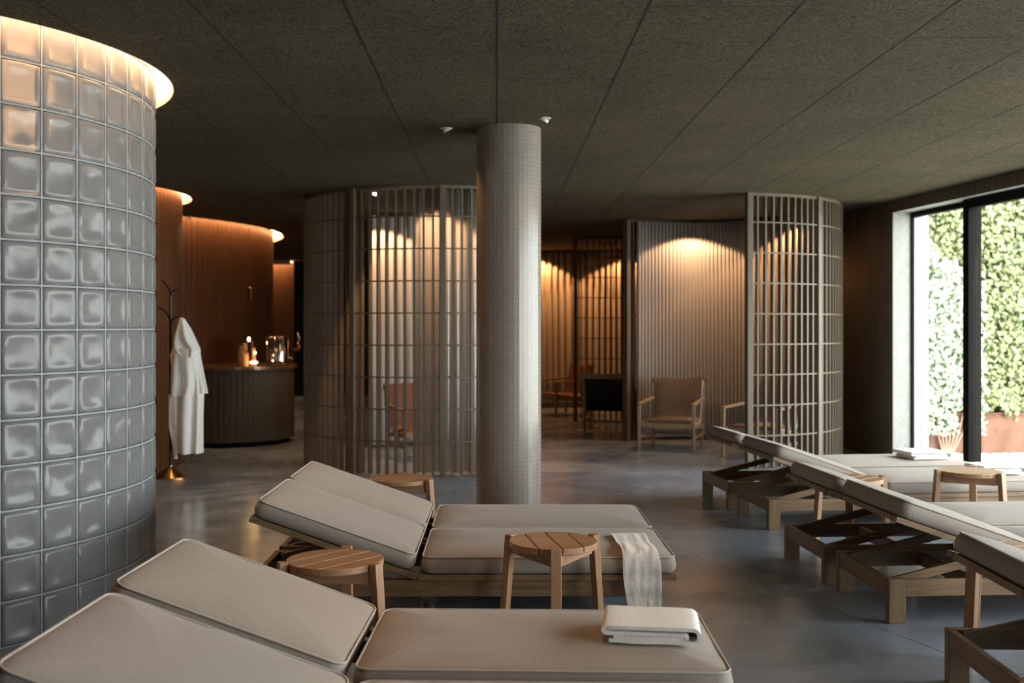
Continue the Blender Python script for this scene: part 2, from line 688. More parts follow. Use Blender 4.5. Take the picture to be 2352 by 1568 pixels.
# walls
mb = MB()
mb.prism([(XL - .3, YB), (wall_x(YB, .3), YB), (wall_x(YB + .3, .3), YB + .3), (XL - .3, YB + .3)], 0, H)
struct(mb, 'wall_back', M['dark_plaster'], 'very dark wall at the far end of the hall', 'wall')
mb = MB()
mb.prism([(XL - .3, YF), (XL, YF), (XL, YB), (XL - .3, YB)], 0, H)
struct(mb, 'wall_left', M['dark_plaster'], 'dark wall behind the round rooms', 'wall')
mb = MB()
mb.prism([(XL - .3, YF - .3), (wall_x(YF - .3, .3), YF - .3), (wall_x(YF, .3), YF), (XL - .3, YF)], 0, H)
struct(mb, 'wall_front', M['dark_plaster'], 'dark wall behind the viewer', 'wall')
ZH = 2.592
SEND = 13.6
SFAR = (J0.y - YB) / -T2.y
mb = MB()
wbox(mb, SFAR, 0.0, 0.004, .3, 0, H)
wbox(mb, 0.0, SEND, 0.004, .3, ZH + .004, H)
wbox(mb, SEND, 15.0, 0.004, .3, 0, H)
struct(mb, 'wall_right', M['reveal'], 'outer wall around the tall window openings', 'wall')
mb = MB()
wbox(mb, SFAR, 0.0, 0.0, .004, 0, H)
wbox(mb, 0.0, SEND, 0.0, .004, ZH, H)
wbox(mb, SEND, 15.0, 0.0, .004, 0, H)
struct(mb, 'trim_2', M['ebonyZ'], 'dark glossy wood panelling lining the window wall', 'wall panelling')

# windows: fixed narrow light, then sliding doors; one frame per window
stiles = [(0.0, 1.14), (1.14, 3.5), (3.5, 5.9), (5.9, 8.3), (8.3, 10.7), (10.7, 13.6)]
for i, (s0, s1) in enumerate(stiles):
    near = i % 2 == 1
    o0, o1 = (0.12, 0.19) if near else (0.20, 0.27)
    fw = 0.085 if near else 0.05
    a = s0 + (0.0 if i == 0 else -.03)
    e = s1 + (.0 if i == 5 else .03)
    mb = MB()
    wbox(mb, a, a + (0.02 if i == 0 else .095), o0, o0 + .03 if i == 0 else o1, 0, ZH)
    wbox(mb, e - .095, e, o0, o1, 0, ZH)
    wbox(mb, a, e, o0, o1, ZH - fw, ZH)
    wbox(mb, a, e, o0, o1, 0, 0.05)
    fr = mb.build('window_%d' % (i + 1), M['black_metal'])
    tag(fr, ['narrow floor-to-ceiling window next to the dark corner wall', 'tall sliding glass door overlapping the narrow window'][i] if i < 2 else 'tall black framed window number %d along the wall behind the viewer' % (i + 1), 'window', kind='structure')
    mb = MB()
    om = (o0 + o1) / 2
    wbox(mb, a + .02, e - .02, om - .004, om + .004, 0.03, ZH - .03)
    mb.build('pane', M['glass'], fr)

# sky portal over the openings helps sampling the daylight only
pd = bpy.data.lights.new('sky_portal', 'AREA')
pd.shape = 'RECTANGLE'
pd.size = 13.6
pd.size_y = 2.55
pd.cycles.is_portal = True
po = bpy.data.objects.new('sky_portal', pd)
COL.objects.link(po)
po.location = wpt(6.8, .29, 1.3)
po.rotation_euler = Vector((-N2.x, -N2.y, 0)).to_track_quat('-Z', 'Y').to_euler()

# ------------------------------------------------------------------ garden outside
mb = MB()
q = [wpt(SFAR, .3, 0), wpt(15, .3, 0), (22, -6, 0), (22, 26, 0)]
mb.prism([(p[0], p[1]) for p in q], -0.25, -0.05)
struct(mb, 'ground', M['pebble'], 'sunlit white pebble bed outside the windows', 'ground')
mb = MB()
for _ in range(1500):
    y = random.uniform(11.0, 12.12)
    x = random.uniform(wall_x(y, .38), 7.5)
    r = random.uniform(.015, .035)
    rings = []
    for zz, rf in ((-.6, .6), (0, 1), (.5, .7)):
        rings.append([(x + r * rf * math.cos(k * PI / 3) * 1.2, y + r * rf * math.sin(k * PI / 3), -.04 + r * .6 * zz) for k in range(6)])
    mb.loft(rings)
tag(mb.build('pebbles', M['pebble'], smooth=True), 'white pebbles strewn along the rusty planter edge', 'pebbles', kind='stuff')
mb = MB()
mb.prism([(4.47, 11.22), (4.87, 12.06), (4.87, 12.5), (4.55, 12.5), (4.2, 11.56)], -.05, 3.6)
struct(mb, 'wall_garden', M['concrete'], 'bright pale concrete garden wall beside the ivy', 'garden wall')
mb = MB()
mb.box(4.88, 9.5, 12.16, 12.20, -.05, 0.41)
for k in range(9):
    mb.box(4.93 + k * .55, 4.945 + k * .55, 12.152, 12.165, -.05, .41)
mb.box(4.88, 9.5, 12.14, 12.22, .405, .42)
tag(mb.build('planter', M['corten']), 'rust red weathered steel planter under the ivy hedge', 'planter')


def leaf_cloud(mb, n, x0, x1, z0, z1, y0, y1, size, droop=0.0, clip=None):
    for _ in range(n):
        x, z = random.uniform(x0, x1), random.uniform(z0, z1)
        if clip and not clip(x, z):
            continue
        lump = noise.noise(Vector((x * 3.1, z * 3.1, 2.0))) * .09
        y = random.uniform(y0, y1) - lump
        s = size * random.uniform(.6, 1.25)
        nrm = Vector((random.uniform(-.8, .8), -1, random.uniform(-.3, .9))).normalized()
        up = Vector((random.uniform(-1, 1), 0, random.uniform(-1, 1))).normalized()
        u = nrm.cross(up).normalized()
        w = u.cross(nrm).normalized()
        p = Vector((x, y, z))
        base, tip = p - w * s, p + w * s
        mid = p + nrm * s * .18
        a, b_ = p - u * s * .75 - nrm * s * .12, p + u * s * .75 - nrm * s * .12
        vs = [mb.bm.verts.new(t) for t in (base, a, tip, b_, mid)]
        for i in range(4):
            mb.bm.faces.new((vs[i], vs[(i + 1) % 4], vs[4]))


root = thing('ivy', 'pale variegated ivy with reddish stems climbing behind the narrow window', 'ivy', (0, 0, 0))
mb = MB()
leaf_cloud(mb, 5400, 4.88, 5.52, .18, 2.6, 12.02, 12.34, .034, clip=lambda x, z: z < 2.1 + .55 * noise.noise(Vector((x * 4, z * 4, 7))) and (z > .40 + .5 * noise.noise(Vector((x * 5, z * 2, 0))) or x < 5.2))
mb.build('foliage', M['pale_leaf'], root)
mb = MB()
for k in range(7):
    x = 5.0 + k * .06
    pts = [(5.06 + .015 * k, 12.1, -.05), (5.08 + (x - 5.1) * .8, 12.12, .2), (x + .03 * math.sin(k * 3), 12.14, .5), (x + .05 * math.sin(k), 12.2, 1.4)]
    mb.tube(pts, .012, 6, taper=.006)
mb.build('stem', M['twig'], root)
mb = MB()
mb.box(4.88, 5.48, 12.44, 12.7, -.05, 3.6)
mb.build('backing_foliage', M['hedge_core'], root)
root = thing('ivy_hedge', 'dense yellow-green ivy hedge above the rusty planter', 'hedge', (0, 0, 0))
mb = MB()
leaf_cloud(mb, 2200, 4.9, 5.54, 1.5, 3.6, 12.10, 12.40, .038, clip=lambda x, z: z > 2.1 + .55 * noise.noise(Vector((x * 4, z * 4, 7))))
leaf_cloud(mb, 9000, 5.56, 6.7, .34, 3.6, 12.10, 12.42, .038, clip=lambda x, z: z > .46 + .3 * noise.noise(Vector((x * 4, 0, 0))))
leaf_cloud(mb, 5000, 6.7, 9.5, .36, 3.6, 12.10, 12.42, .055)
mb.build('foliage', M['lime_leaf'], root)
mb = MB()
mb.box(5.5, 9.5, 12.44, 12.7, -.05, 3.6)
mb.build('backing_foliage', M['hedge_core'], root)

# ------------------------------------------------------------------ glass block round room
root = thing('glass_block_room', 'curved translucent glass block enclosure, glowing warm at its top', 'glass block wall', (0, 0, 0))
mb = MB()
NB, PITCH, PH = 45, .198, rad(-7)
ZT = H + .05
for i in range(NB):
    a0 = PH + i * 2 * PI / NB
    a1 = a0 + 2 * PI / NB
    am = (a0 + a1) / 2
    if not (-100 < math.degrees((am + PI) % (2 * PI) - PI) < 100):
        continue
    gap = .0045 / R1
    for j in range(14):
        z0, z1 = j * PITCH + .004, min((j + 1) * PITCH - .004, ZT)
        rings = []
        # pillow profile: inner face -> side -> outer face, as rings around the block centre
        for rr, k in ((R1 - .078, .35), (R1 - .080, .72), (R1 - .072, .9), (R1 - .066, 1.0), (R1 - .010, 1.0), (R1 - .003, .93), (R1 + .001, .78), (R1 - .004, .62), (R1 - .009, .3)):
            ring = []
            nn = 12
            for q in range(nn):
                t = 2 * PI * q / nn + PI / nn
                c_, s_ = math.cos(t), math.sin(t)
                mxx = max(abs(c_), abs(s_))
                sq = .86 if k > .5 else .55
                ux = (c_ / mxx) * sq + c_ * (1 - sq)
                uz = (s_ / mxx) * sq + s_ * (1 - sq)
                ux = max(-1, min(1, ux * 1.02)) * k
                uz = max(-1, min(1, uz * 1.02)) * k
                aa = am + ux * ((a1 - a0) / 2 - gap)
                zz = (z0 + z1) / 2 + uz * (z1 - z0) / 2
                ring.append((C1[0] + rr * math.cos(aa), C1[1] + rr * math.sin(aa), zz))
            rings.append(ring)
        mb.loft(rings)
mb.build('glass_blocks', M['glass_block'], root, smooth=True, sharp=50)
mb = MB()
for i in range(NB):
    a = PH + i * 2 * PI / NB
    if -101 < math.degrees((a + PI) % (2 * PI) - PI) < 101:
        mb.arcbox(C1, R1 - .066, R1 - .006, 0, ZT, a - .0045 / R1, a + .0045 / R1, 1)
for j in range(14):
    z = j * PITCH
    mb.arcbox(C1, R1 - .066, R1 - .006, max(0, z - .0045), z + .0045, rad(-100), rad(100), 64)
mb.build('mortar_grid', M['grout'], root)
mb = MB()
mb.arcbox(C1, R1 - .09, R1, 0, ZT, rad(102), rad(258), 40)
mb.build('rear_shell', M['concrete'], root)


def cove(name, label, c, rin, rout, a0, a1, n):
    t = thing(name, label, 'cove light', (c[0], c[1], H))
    mb = MB()
    o = (0, 0)
    mb.arcbox(o, rin + .004, rout - .006, .050, .058, a0, a1, n)
    mb.build('diffuser', M['cove_glow'], t)
    mb = MB()
    mb.arcbox(o, rout - .006, rout - .001, -.001, .055, a0, a1, n)
    mb.build('rim', M['cove_rim'], t, smooth=True, sharp=40)
    mb = MB()
    mb.arcbox(o, rin - .05, rout + .05, .062, .07, a0, a1, n)
    mb.build('housing', M['white_paint'], t)
    return t


cove('cove_light', 'glowing ring recess above the glass block room', C1, R1, RH1, rad(-180), rad(180), 128)
mb = MB()
mb.lathe([(R1 - .1, H + .052), (R1 - .1, H + .06)], C1, 64)
mb.build('lid', M['white_paint'], root)
pl = bpy.data.lights.new('added_block_glow', 'POINT')  # point light added inside the room to warm the upper blocks
pl.energy = 20
pl.color = WARM
pl.shadow_soft_size = .35
plo = bpy.data.objects.new('added_block_glow', pl)
COL.objects.link(plo)
plo.location = (C1[0] + .75, C1[1] - .35, 2.58)


# ------------------------------------------------------------------ round rooms clad in wood
def clad(name, label, c, r, a0, a1, pitch=.06):
    mb = MB()
    n = int((a1 - a0) * r / pitch)
    prof = []
    for i in range(n):
        for k, dr in ((0, -.005), (.03, -.005), (.05, 0), (.95, 0), (.98, -.005)):
            a = a0 + (a1 - a0) * (i + k) / n
            prof.append((a, r + dr))
    rings = [[(c[0] + q * math.cos(a), c[1] + q * math.sin(a), z) for a, q in prof] for z in (0, H + .05)]
    mb.loft(rings, closed=False)
    o = struct(mb, name, M['cedarZ'], label, 'wall')
    return o


clad('wall_round_near', 'round wood-clad room behind the coat stand', C2, R1, rad(-180), rad(180))
clad('wall_round_far', 'broad curved wood-clad wall with a hidden door behind the counter', C3, R3, rad(-42), rad(62), .09)
cove('cove_light', 'glowing ring recess above the wood-clad room by the coat stand', C2, R1, RH1, rad(-180), rad(180), 96)
cove('cove_light', 'long curved glowing recess above the wall behind the counter', C3, R3, RH3, rad(-42), rad(62), 96)
# door in the curved wall: seam and brass pull
ad = math.atan2(14.35 - C3[1], (573 - 1143) / FPX * 14.35 - C3[0])
ad -= rad(3.2)
t = thing('door_1', 'flush curved door in the wood-clad wall with a brass pull', 'door', (0, 0, 0))
t['kind'] = 'structure'
mb = MB()
mb.arcbox(C3, R3 + .001, R3 + .006, 0.01, H - .02, ad, ad + rad(14), 8)
mb.build('door_leaf', M['cedarZ'], t)
mb = MB()
p = (C3[0] + (R3 + .03) * math.cos(ad - .008), C3[1] + (R3 + .03) * math.sin(ad - .008))
mb.box(p[0] - .018, p[0] + .018, p[1] - .03, p[1] + .02, 1.74, 1.92, bevel=.004)
mb.build('handle', M['brass'], t)
# far wall with a linear glow
mb = MB()
mb.box(-11.9, -4.09, 21.4, 21.6, 0, H)
struct(mb, 'wall_far', M['cedarZ'], 'narrow lit wood wall far behind the counter', 'wall')
t = thing('cove_light', 'straight glowing slot above the far wood wall', 'cove light', (-5.5, 21.2, H))
mb = MB()
mb.box(-1.5, 1.4, -.06, .14, -.035, -.025)
mb.build('diffuser', M['cove_glow'], t)
mb = MB()
mb.box(-1.5, 1.4, -.08, -.06, -.09, -.001)
mb.build('rim', M['cove_rim'], t)

# ------------------------------------------------------------------ column
COLX, COLY, CR = 0.074, 7.14, .217
mb = MB()
NF = 40
rings = []
uvl = mb.bm.loops.layers.uv.new('UVMap')
lo = [mb.bm.verts.new((CR * math.cos(2 * PI * i / NF), CR * math.sin(2 * PI * i / NF), 0)) for i in range(NF)]
hi = [mb.bm.verts.new((v.co.x, v.co.y, H)) for v in lo]
for i in range(NF):
    j = (i + 1) % NF
    fc = mb.bm.faces.new((lo[i], lo[j], hi[j], hi[i]))
    for l, (u, vv) in zip(fc.loops, ((i, 0), (i + 1, 0), (i + 1, H / .035), (i, H / .035))):
        l[uvl].uv = (u, vv)
colo = mb.build('column', M['mosaic'], loc=(COLX, COLY, 0))
tag(colo, 'round column clad in small grey glazed mosaic tiles', 'column', kind='structure')


# ------------------------------------------------------------------ slatted pods
def pod(label, c, posts, skip=(), rot0=0):
    t = thing('slatted_screen', label, 'slatted screen', (c[0], c[1], 0))
    Rp = 1.42
    o = (0, 0)
    for a in posts:
        mb = MB()
        m4 = Matrix.Rotation(rad(a), 4, 'Z')
        mb.box(Rp - .06, Rp + .03, -.028, .028, 0, H - .001, mat=m4, bevel=.003)
        mb.build('post', M['screenZ'], t)
    for a0, a1 in zip(posts[:-1], posts[1:]):
        lo_, hi_ = rad(min(a0, a1)), rad(max(a0, a1))
        g = .028 / Rp
        mb = MB()
        ns = 10
        for k in range(1, ns):
            a = math.degrees(lo_ + (hi_ - lo_) * k / ns)
            m4 = Matrix.Rotation(rad(a), 4, 'Z')
            mb.box(Rp - .045, Rp + .005, -.0085, .0085, 0.012, H - .03, mat=m4)
        mb.build('slats', M['screenZ'], t)
        mb = MB()
        mb.arcbox(o, Rp - .05, Rp + .01, H - .03, H - .002, lo_ + g, hi_ - g, 10)
        mb.build('top_rail', M['screenX'], t)
        for k in range(8):
            z = .325 + .3005 * k
            mb = MB()
            mb.arcbox(o, Rp + .004, Rp + .014, z - .006, z + .006, lo_ + g * .6, hi_ - g * .6, 10)
            mb.build('crossbar', M['screenX'], t)
    return t


pod('rounded slatted wood screen with pale drapes inside, behind the tiled column', (-.61, 11.355), [-159, -122.5, -86, -49.5])
pod('rounded slatted wood screen sheltering two armchairs, next to the dark window wall', (2.33, 11.91), [-15.6, -49.5, -84])
pod('dark slatted screen edge just beyond the left armchair', (2.33, 11.91), [122, 88])
pod('distant slatted wood screen in the dark passage beyond the column', (1.35, 17.2), [-98, -62])


def curtain(name, label, c, r, a0, a1, pitch, amp, mat, z0=.03, z1=H - .03, irregular=0.0, seed=1):
    rnd = random.Random(seed)
    mb = MB()
    a0, a1 = rad(a0), rad(a1)
    nf = max(2, int(abs(a1 - a0) * r / pitch))
    per = 8
    prof = []
    ph = 0
    for i in range(nf):
        am = amp * (1 + irregular * rnd.uniform(-.6, .6))
        for k in range(per):
            u = (i + k / per) / nf
            th = 2 * PI * k / per
            # omega-like pleats: sideways swing as well as in and out
            prof.append((u + irregular * .15 / nf * rnd.uniform(-1, 1), am * math.cos(th), .10 / nf * math.sin(2 * th)))
    rings = []
    nz = 6
    for iz in range(nz + 1):
        fz = iz / nz
        z = z0 + (z1 - z0) * fz
        ring = []
        for u, d, sw in prof:
            aa = a0 + (a1 - a0) * (u + sw)
            q = r + d * (1.12 - .25 * fz) + irregular * .02 * noise.noise(Vector((u * 9, fz * 1.4, seed)))
            ring.append((q * math.cos(aa), q * math.sin(aa), z))
        rings.append(ring)
    mb.loft(rings, closed=False)
    o = mb.build(name, mat, smooth=True, loc=(c[0], c[1], 0))
    md = o.modifiers.new('solidify', 'SOLIDIFY')
    md.thickness = .003
    tag(o, label, 'curtain')
    return o


curtain('curtain', 'pleated grey-beige curtain behind the leather armchair', (2.33, 11.91), 1.31, 118, -12, .047, .012, M['curtain'], z0=.04)
curtain('curtain', 'pale curtain hung around the back of the round screen behind the column', (-.61, 11.355), 1.30, 132, 40, .115, .03, M['curtain'], irregular=.5, seed=3)
curtain('curtain', 'sheer pale drape bunched just inside the screen by the column', (-.61, 11.355), 1.30, -97, -52, .115, .032, M['sheer'], irregular=.5, seed=5)
curtain('curtain', 'tan curtain lit warm in the distant passage right of the column', (1.35, 17.2), 1.30, 175, 10, .115, .03, M['curtain'], irregular=.3, seed=8)

# spots inside the pods, and around the hall
spot('pod_spot', (2.36, 12.86, 2.70), (2.36, 12.88, 0), 62, 118, .12, color=(1.0, .58, .30))
spot('pod_spot', (3.28, 12.35, 2.70), (3.28, 12.36, 0), 42, 118, .12)
spot('pod_spot', (-.62, 10.46, 2.70), (-.55, 10.0, 1.35), 130, 84, .3, color=(1.0, .58, .30))
spot('pod_spot', (-1.25, 12.02, 2.70), (-1.2, 12.62, 1.2), 75, 92, .2, color=(1.0, .58, .30))
spot('pod_spot', (.78, 18.05, 2.70), (.76, 18.1, 0), 75, 118, .12, color=WARMER)
spot('pod_spot', (2.0, 17.95, 2.70), (2.0, 18.0, 0), 65, 118, .12, color=WARMER)


def downlight(label, x, y, aim, tilt=1.0, lens=None):
    t = thing('ceiling_spotlight', label, 'spotlight', (x, y, H), aim, 'small white ceiling spotlights')
    mb = MB()
    mb.lathe([(.042, -.004), (.042, -.001)], n=24)
    mb.build('trim_ring', M['white_paint'], t)
    mb = MB()
    m4 = Matrix.Rotation(rad(28 * tilt), 4, 'Y')
    rings = []
    for r, z in ((.031, -.002), (.031, -.020), (.026, -.022), (.024, -.012)):
        rings.append([m4 @ Vector((r * math.cos(2 * PI * k / 24), r * math.sin(2 * PI * k / 24), z)) for k in range(24)])
    for ring in rings:
        for p in ring:
            p.z = min(p.z, -.002)
    mb.loft(rings)
    mb.build('lamp_head', lens or M['white_paint'], t, smooth=True, sharp=40)
    return t


downlight('small white tilted ceiling spotlight just left of the tiled column', -.339, 7.09, 200)
downlight('small white tilted ceiling spotlight just right of the tiled column', .298, 6.75, -20)
spot('column_spot', (-.335, 7.09, H - .045), (-.02, 7.12, 1.75), 9, 46, 1.0, .02)
spot('column_spot', (-.35, 7.07, H - .045), (-.45, 5.9, .3), 26, 66, .7, .02)
spot('column_spot', (.298, 6.75, H - .045), (.20, 6.98, 1.9), 4, 40, 1.0, .02, color=(1.0, .62, .36))
t = downlight('lit ceiling spotlight shining between the slats of the round screen', -1.2, 10.52, 90, 0.3, M['lamp_glow'])

# warm downlights over the loungers (out of frame overhead)
for k, (x, y, w) in enumerate(((-.9, 3.3, 20), (.3, 4.1, 32))):
    spot('ceiling_downlight', (x, y, H - .02), (x, y, 0), w, 66, .7, .05)


# ------------------------------------------------------------------ loungers
def rrect(L, W, r, inset, z, nc=6, ne=14, nw=8):
    hx, hy = L / 2 - inset, W / 2 - inset
    r = max(.012, r - inset * .3)
    pts = []
    corners = [(hx - r, hy - r, 0), (-hx + r, hy - r, 90), (-hx + r, -hy + r, 180), (hx - r, -hy + r, 270)]
    for ci, (cx, cy, a) in enumerate(corners):
        for k in range(nc + 1):
            t = rad(a + 90 * k / nc)
            pts.append(Vector((cx + r * math.cos(t), cy + r * math.sin(t), z)))
        nx = corners[(ci + 1) % 4]
        e = Vector((nx[0] + r * math.cos(rad(nx[2])), nx[1] + r * math.sin(rad(nx[2])), z))
        s = pts[-1].copy()
        m_ = ne if ci % 2 == 0 else nw
        for k in range(1, m_):
            pts.append(s.lerp(e, k / m_))
    return pts


def cushion(L, W, T, seed):
    """puffy box cushion centred on the origin, bottom at z=0; returns body and piping builders"""
    body = MB()
    rings = []
    prof = [(.030, 0), (.010, .006), (.002, .018), (-.004, T * .45), (.001, T * .78), (.008, T * .93), (.018, T * .985), (.040, T + .004), (.09, T + .012), (.16, T + .018), (.24, T + .021), (.32, T + .022)]
    for ins, z in prof:
        ring = rrect(L, W, .05, ins, z)
        for p in ring:
            n_ = noise.noise(Vector((p.x * 6 + seed, p.y * 6, z * 9 + seed)))
            m_ = noise.noise(Vector((p.x * 22 + seed, p.y * 22, seed)))
            if ins < .02:
                p.x += p.x / (abs(p.x) + .2) * n_ * .004
                p.y += p.y / (abs(p.y) + .2) * n_ * .005
            if z > T * .9 and ins > .01:
                p.z += n_ * .004 + (m_ * .0022 if ins < .1 else 0)
        rings.append(ring)
    body.loft(rings)
    pip = MB()
    pip.tube(rrect(L, W, .05, .006, T * .95), .0042, 6, closed=True)
    return body, pip


ANG = 19.2


def make_lounger(label, group, seed=0):
    t = thing('sun_lounger', label, 'sun lounger', group=group)
    mb = MB()
    mb.box(-.998, -.968, -.285, .285, .128, .208, bevel=.003)
    mb.build('end_beam', M['teakY'], t)
    mb = MB()
    mb.box(.918, .948, -.285, .285, .128, .208, bevel=.003)
    mb.build('end_beam', M['teakY'], t)
    for s in (-1, 1):
        mb = MB()
        mb.box(-.92, .87, s * .33 - (.026 if s > 0 else 0), s * .33 + (0 if s > 0 else .026), .128, .208, bevel=.003)
        mb.build('side_rail', M['teakX'], t)
    for x, zt in ((-.55, .19), (.30, .205)):
        mb = MB()
        mb.box(x, x + .03, -.302, .302, .13, zt)
        mb.build('cross_rail', M['teakY'], t)
    for sx, sy in ((-1, -1), (-1, 1), (1, -1), (1, 1)):
        x0 = -1.0 if sx < 0 else .868
        mb = MB()
        mb.box(x0, x0 + .082, sy * .33 - .046 * (sy > 0), sy * .33 + .046 * (sy < 0), 0, .21, bevel=.003)
        mb.build('leg', M['teakZ'], t)
    # seat platform: border and slats
    mb = MB()
    for s in (-1, 1):
        mb.box(-.185, 1.026, s * .36 - .05 * (s > 0), s * .36 + .05 * (s < 0), .211, .238, bevel=.002)
    mb.box(.966, 1.026, -.30, .30, .211, .2375, bevel=.002)
    mb.box(-.185, -.125, -.30, .30, .211, .2375, bevel=.002)
    for k in range(8):
        x = -.06 + k * .125
        mb.box(x, x + .085, -.31, .31, .214, .234)
    mb.build('seat_platform', M['teakX'], t)
    # backrest frame, hinged at x=-.19
    hinge = Matrix.Translation((-.19, 0, .224)) @ Matrix.Rotation(rad(ANG), 4, 'Y')
    mb = MB()
    for s in (-1, 1):
        mb.box(-.835, -.005, s * .36 - .05 * (s > 0), s * .36 + .05 * (s < 0), -.013, .014, mat=hinge, bevel=.002)
    mb.box(-.835, -.775, -.30, .30, -.0128, .0138, mat=hinge, bevel=.002)
    for k in range(6):
        x = -.14 - k * .115
        mb.box(x, x + .08, -.31, .31, -.010, .011, mat=hinge)
    mb.build('backrest_frame', M['teakX'], t)
    for s in (-1, 1):
        mb = MB()
        mb.bar((-.95, s * .262, .185), (-.455, s * .262, .302), .022, .042, bevel=.002)
        mb.build('support_strut', M['teakX'], t)
    b_, p_ = cushion(1.20, .735, .085, seed)
    o = b_.build('seat_cushion', M['linen'], t, smooth=True, loc=(.425, 0, .238))
    p_.build('piping', M['piping'], o, smooth=True)
    b_, p_ = cushion(.795, .735, .085, seed + 4.3)
    o = b_.build('back_cushion', M['linen'], t, smooth=True)
    o.matrix_local = hinge @ Matrix.Translation((-.435, 0, .0145))
    p_.build('piping', M['piping'], o, smooth=True)
    return t


G1 = 'beige loungers in pairs across the hall'
proto = make_lounger('beige lounger with a towel hanging over its side, behind the two front stools', G1)
lay = [
    ((-.185, 5.36), 0.0, None),
    ((-.185, 6.112), 0.0, 'beige lounger nearest the tiled column, pushed against the towel-draped one'),
    ((-.274, 3.722), -1.8, 'beige lounger in the foreground carrying a folded towel on its seat'),
    ((-.262, 2.89), -1.8, 'beige lounger cut off by the bottom left corner, closest to the glass blocks'),
    ((2.822, 7.766), 6.2, 'lounger of the far window pair on the near side, round stool at its flank'),
    ((2.719, 8.593), 6.2, 'farthest lounger by the window, a folded towel on its seat'),
    ((2.819, 5.414), 3.7, 'middle window-side lounger nearer the viewer, raised back seen from behind'),
    ((2.753, 6.194), 3.7, 'middle window-side lounger farther from the viewer, grey seat in shade'),
    ((2.76, 3.868), -2.0, 'lounger cut off by the right edge, only its raised back and frame showing'),
]
loungers = []
for k, (p, r, lb) in enumerate(lay):
    o = proto if k == 0 else copy_tree(proto)
    o.location = (p[0], p[1], 0)
    o.rotation_euler = (0, 0, rad(r))
    if lb:
        o['label'] = lb
    loungers.append(o)


# ------------------------------------------------------------------ stools
def make_stool(label, groove, legang):
    """round slatted top on three legs; groove and legang in degrees"""
    t = thing('round_stool', label, 'stool', group='round slatted wooden stools beside the loungers')
    Rt, z0, z1 = .20, .412, .44
    mb = MB()
    m4 = Matrix.Rotation(rad(groove), 4, 'Z')
    cuts = [-.2, -.1, 0, .1, .2]
    for a, b_ in zip(cuts[:-1], cuts[1:]):
        y0, y1 = a + (.0022 if a > -.19 else 0), b_ - (.0022 if b_ < .19 else 0)
        ys = [y0 + (y1 - y0) * k / 14 for k in range(15)]
        up = [(math.sqrt(max(0, Rt * Rt - y * y)), y) for y in ys]
        lo_ = [(-x, y) for x, y in up][::-1]
        pts = []
        for x, y in up + lo_:
            if not pts or math.hypot(x - pts[-1][0], y - pts[-1][1]) > 1e-4:
                pts.append((x, y))
        if math.hypot(pts[0][0] - pts[-1][0], pts[0][1] - pts[-1][1]) < 1e-4:
            pts.pop()
        rings = []
        n = len(pts)
        cx, cy = 0, (y0 + y1) / 2
        for z, ins in ((z0, .003), (z0 + .003, 0), (z1 - .004, 0), (z1 - .001, .0012), (z1, .004)):
            ring = []
            for x, y in pts:
                L = math.hypot(x - cx, y - cy)
                f_ = (L - ins) / L
                ring.append(m4 @ Vector((cx + (x - cx) * f_, cy + (y - cy) * (1 - ins / .05), z)))
            rings.append(ring)
        mb.loft(rings)
    o = mb.build('slatted_top', M['stoolX'], t)
    tops = []
    for k in range(3):
        a = rad(legang + 120 * k)
        d = Vector((math.cos(a), math.sin(a), 0))
        s = Vector((-math.sin(a), math.cos(a), 0))
        mb = MB()
        mb.bar(d * .256, d * .221 + Vector((0, 0, .446)), .046, .032, up=d, w1=.046, t1=.034, bevel=.003)
        mb.build('leg', M['stoolZ'], t)
        tops.append(d)
    for k in range(3):
        p, q = tops[k] * .212, tops[(k + 1) % 3] * .212
        mb = MB()
        e = (q - p).normalized() * .02
        mb.bar(p + e + Vector((0, 0, .386)), q - e + Vector((0, 0, .386)), .022, .048, bevel=.002)
        mb.build('apron', M['stoolX'], t)
    return t


stools = [
    ('round slatted stool in front of the towel-draped lounger', 99, 270, (.25, 4.80)),
    ('round slatted stool beside the raised back of the towel-draped lounger', 50, 86, (-.673, 4.42)),
    ('round slatted stool behind the loungers, near the round slatted screen', 46, 88, (-.615, 6.78)),
    ('round slatted stool half hidden between two window-side loungers', 40, 10, (2.25, 6.80)),
    ('round slatted stool close to the window by the far lounger pair', 12, 182, (3.16, 7.13)),
    ('round slatted stool mostly hidden behind the lounger at the right edge', 30, 94, (2.19, 4.62)),
]
for lb, g, la, p in stools:
    o = make_stool(lb, g, la)
    o.location = (p[0], p[1], 0)


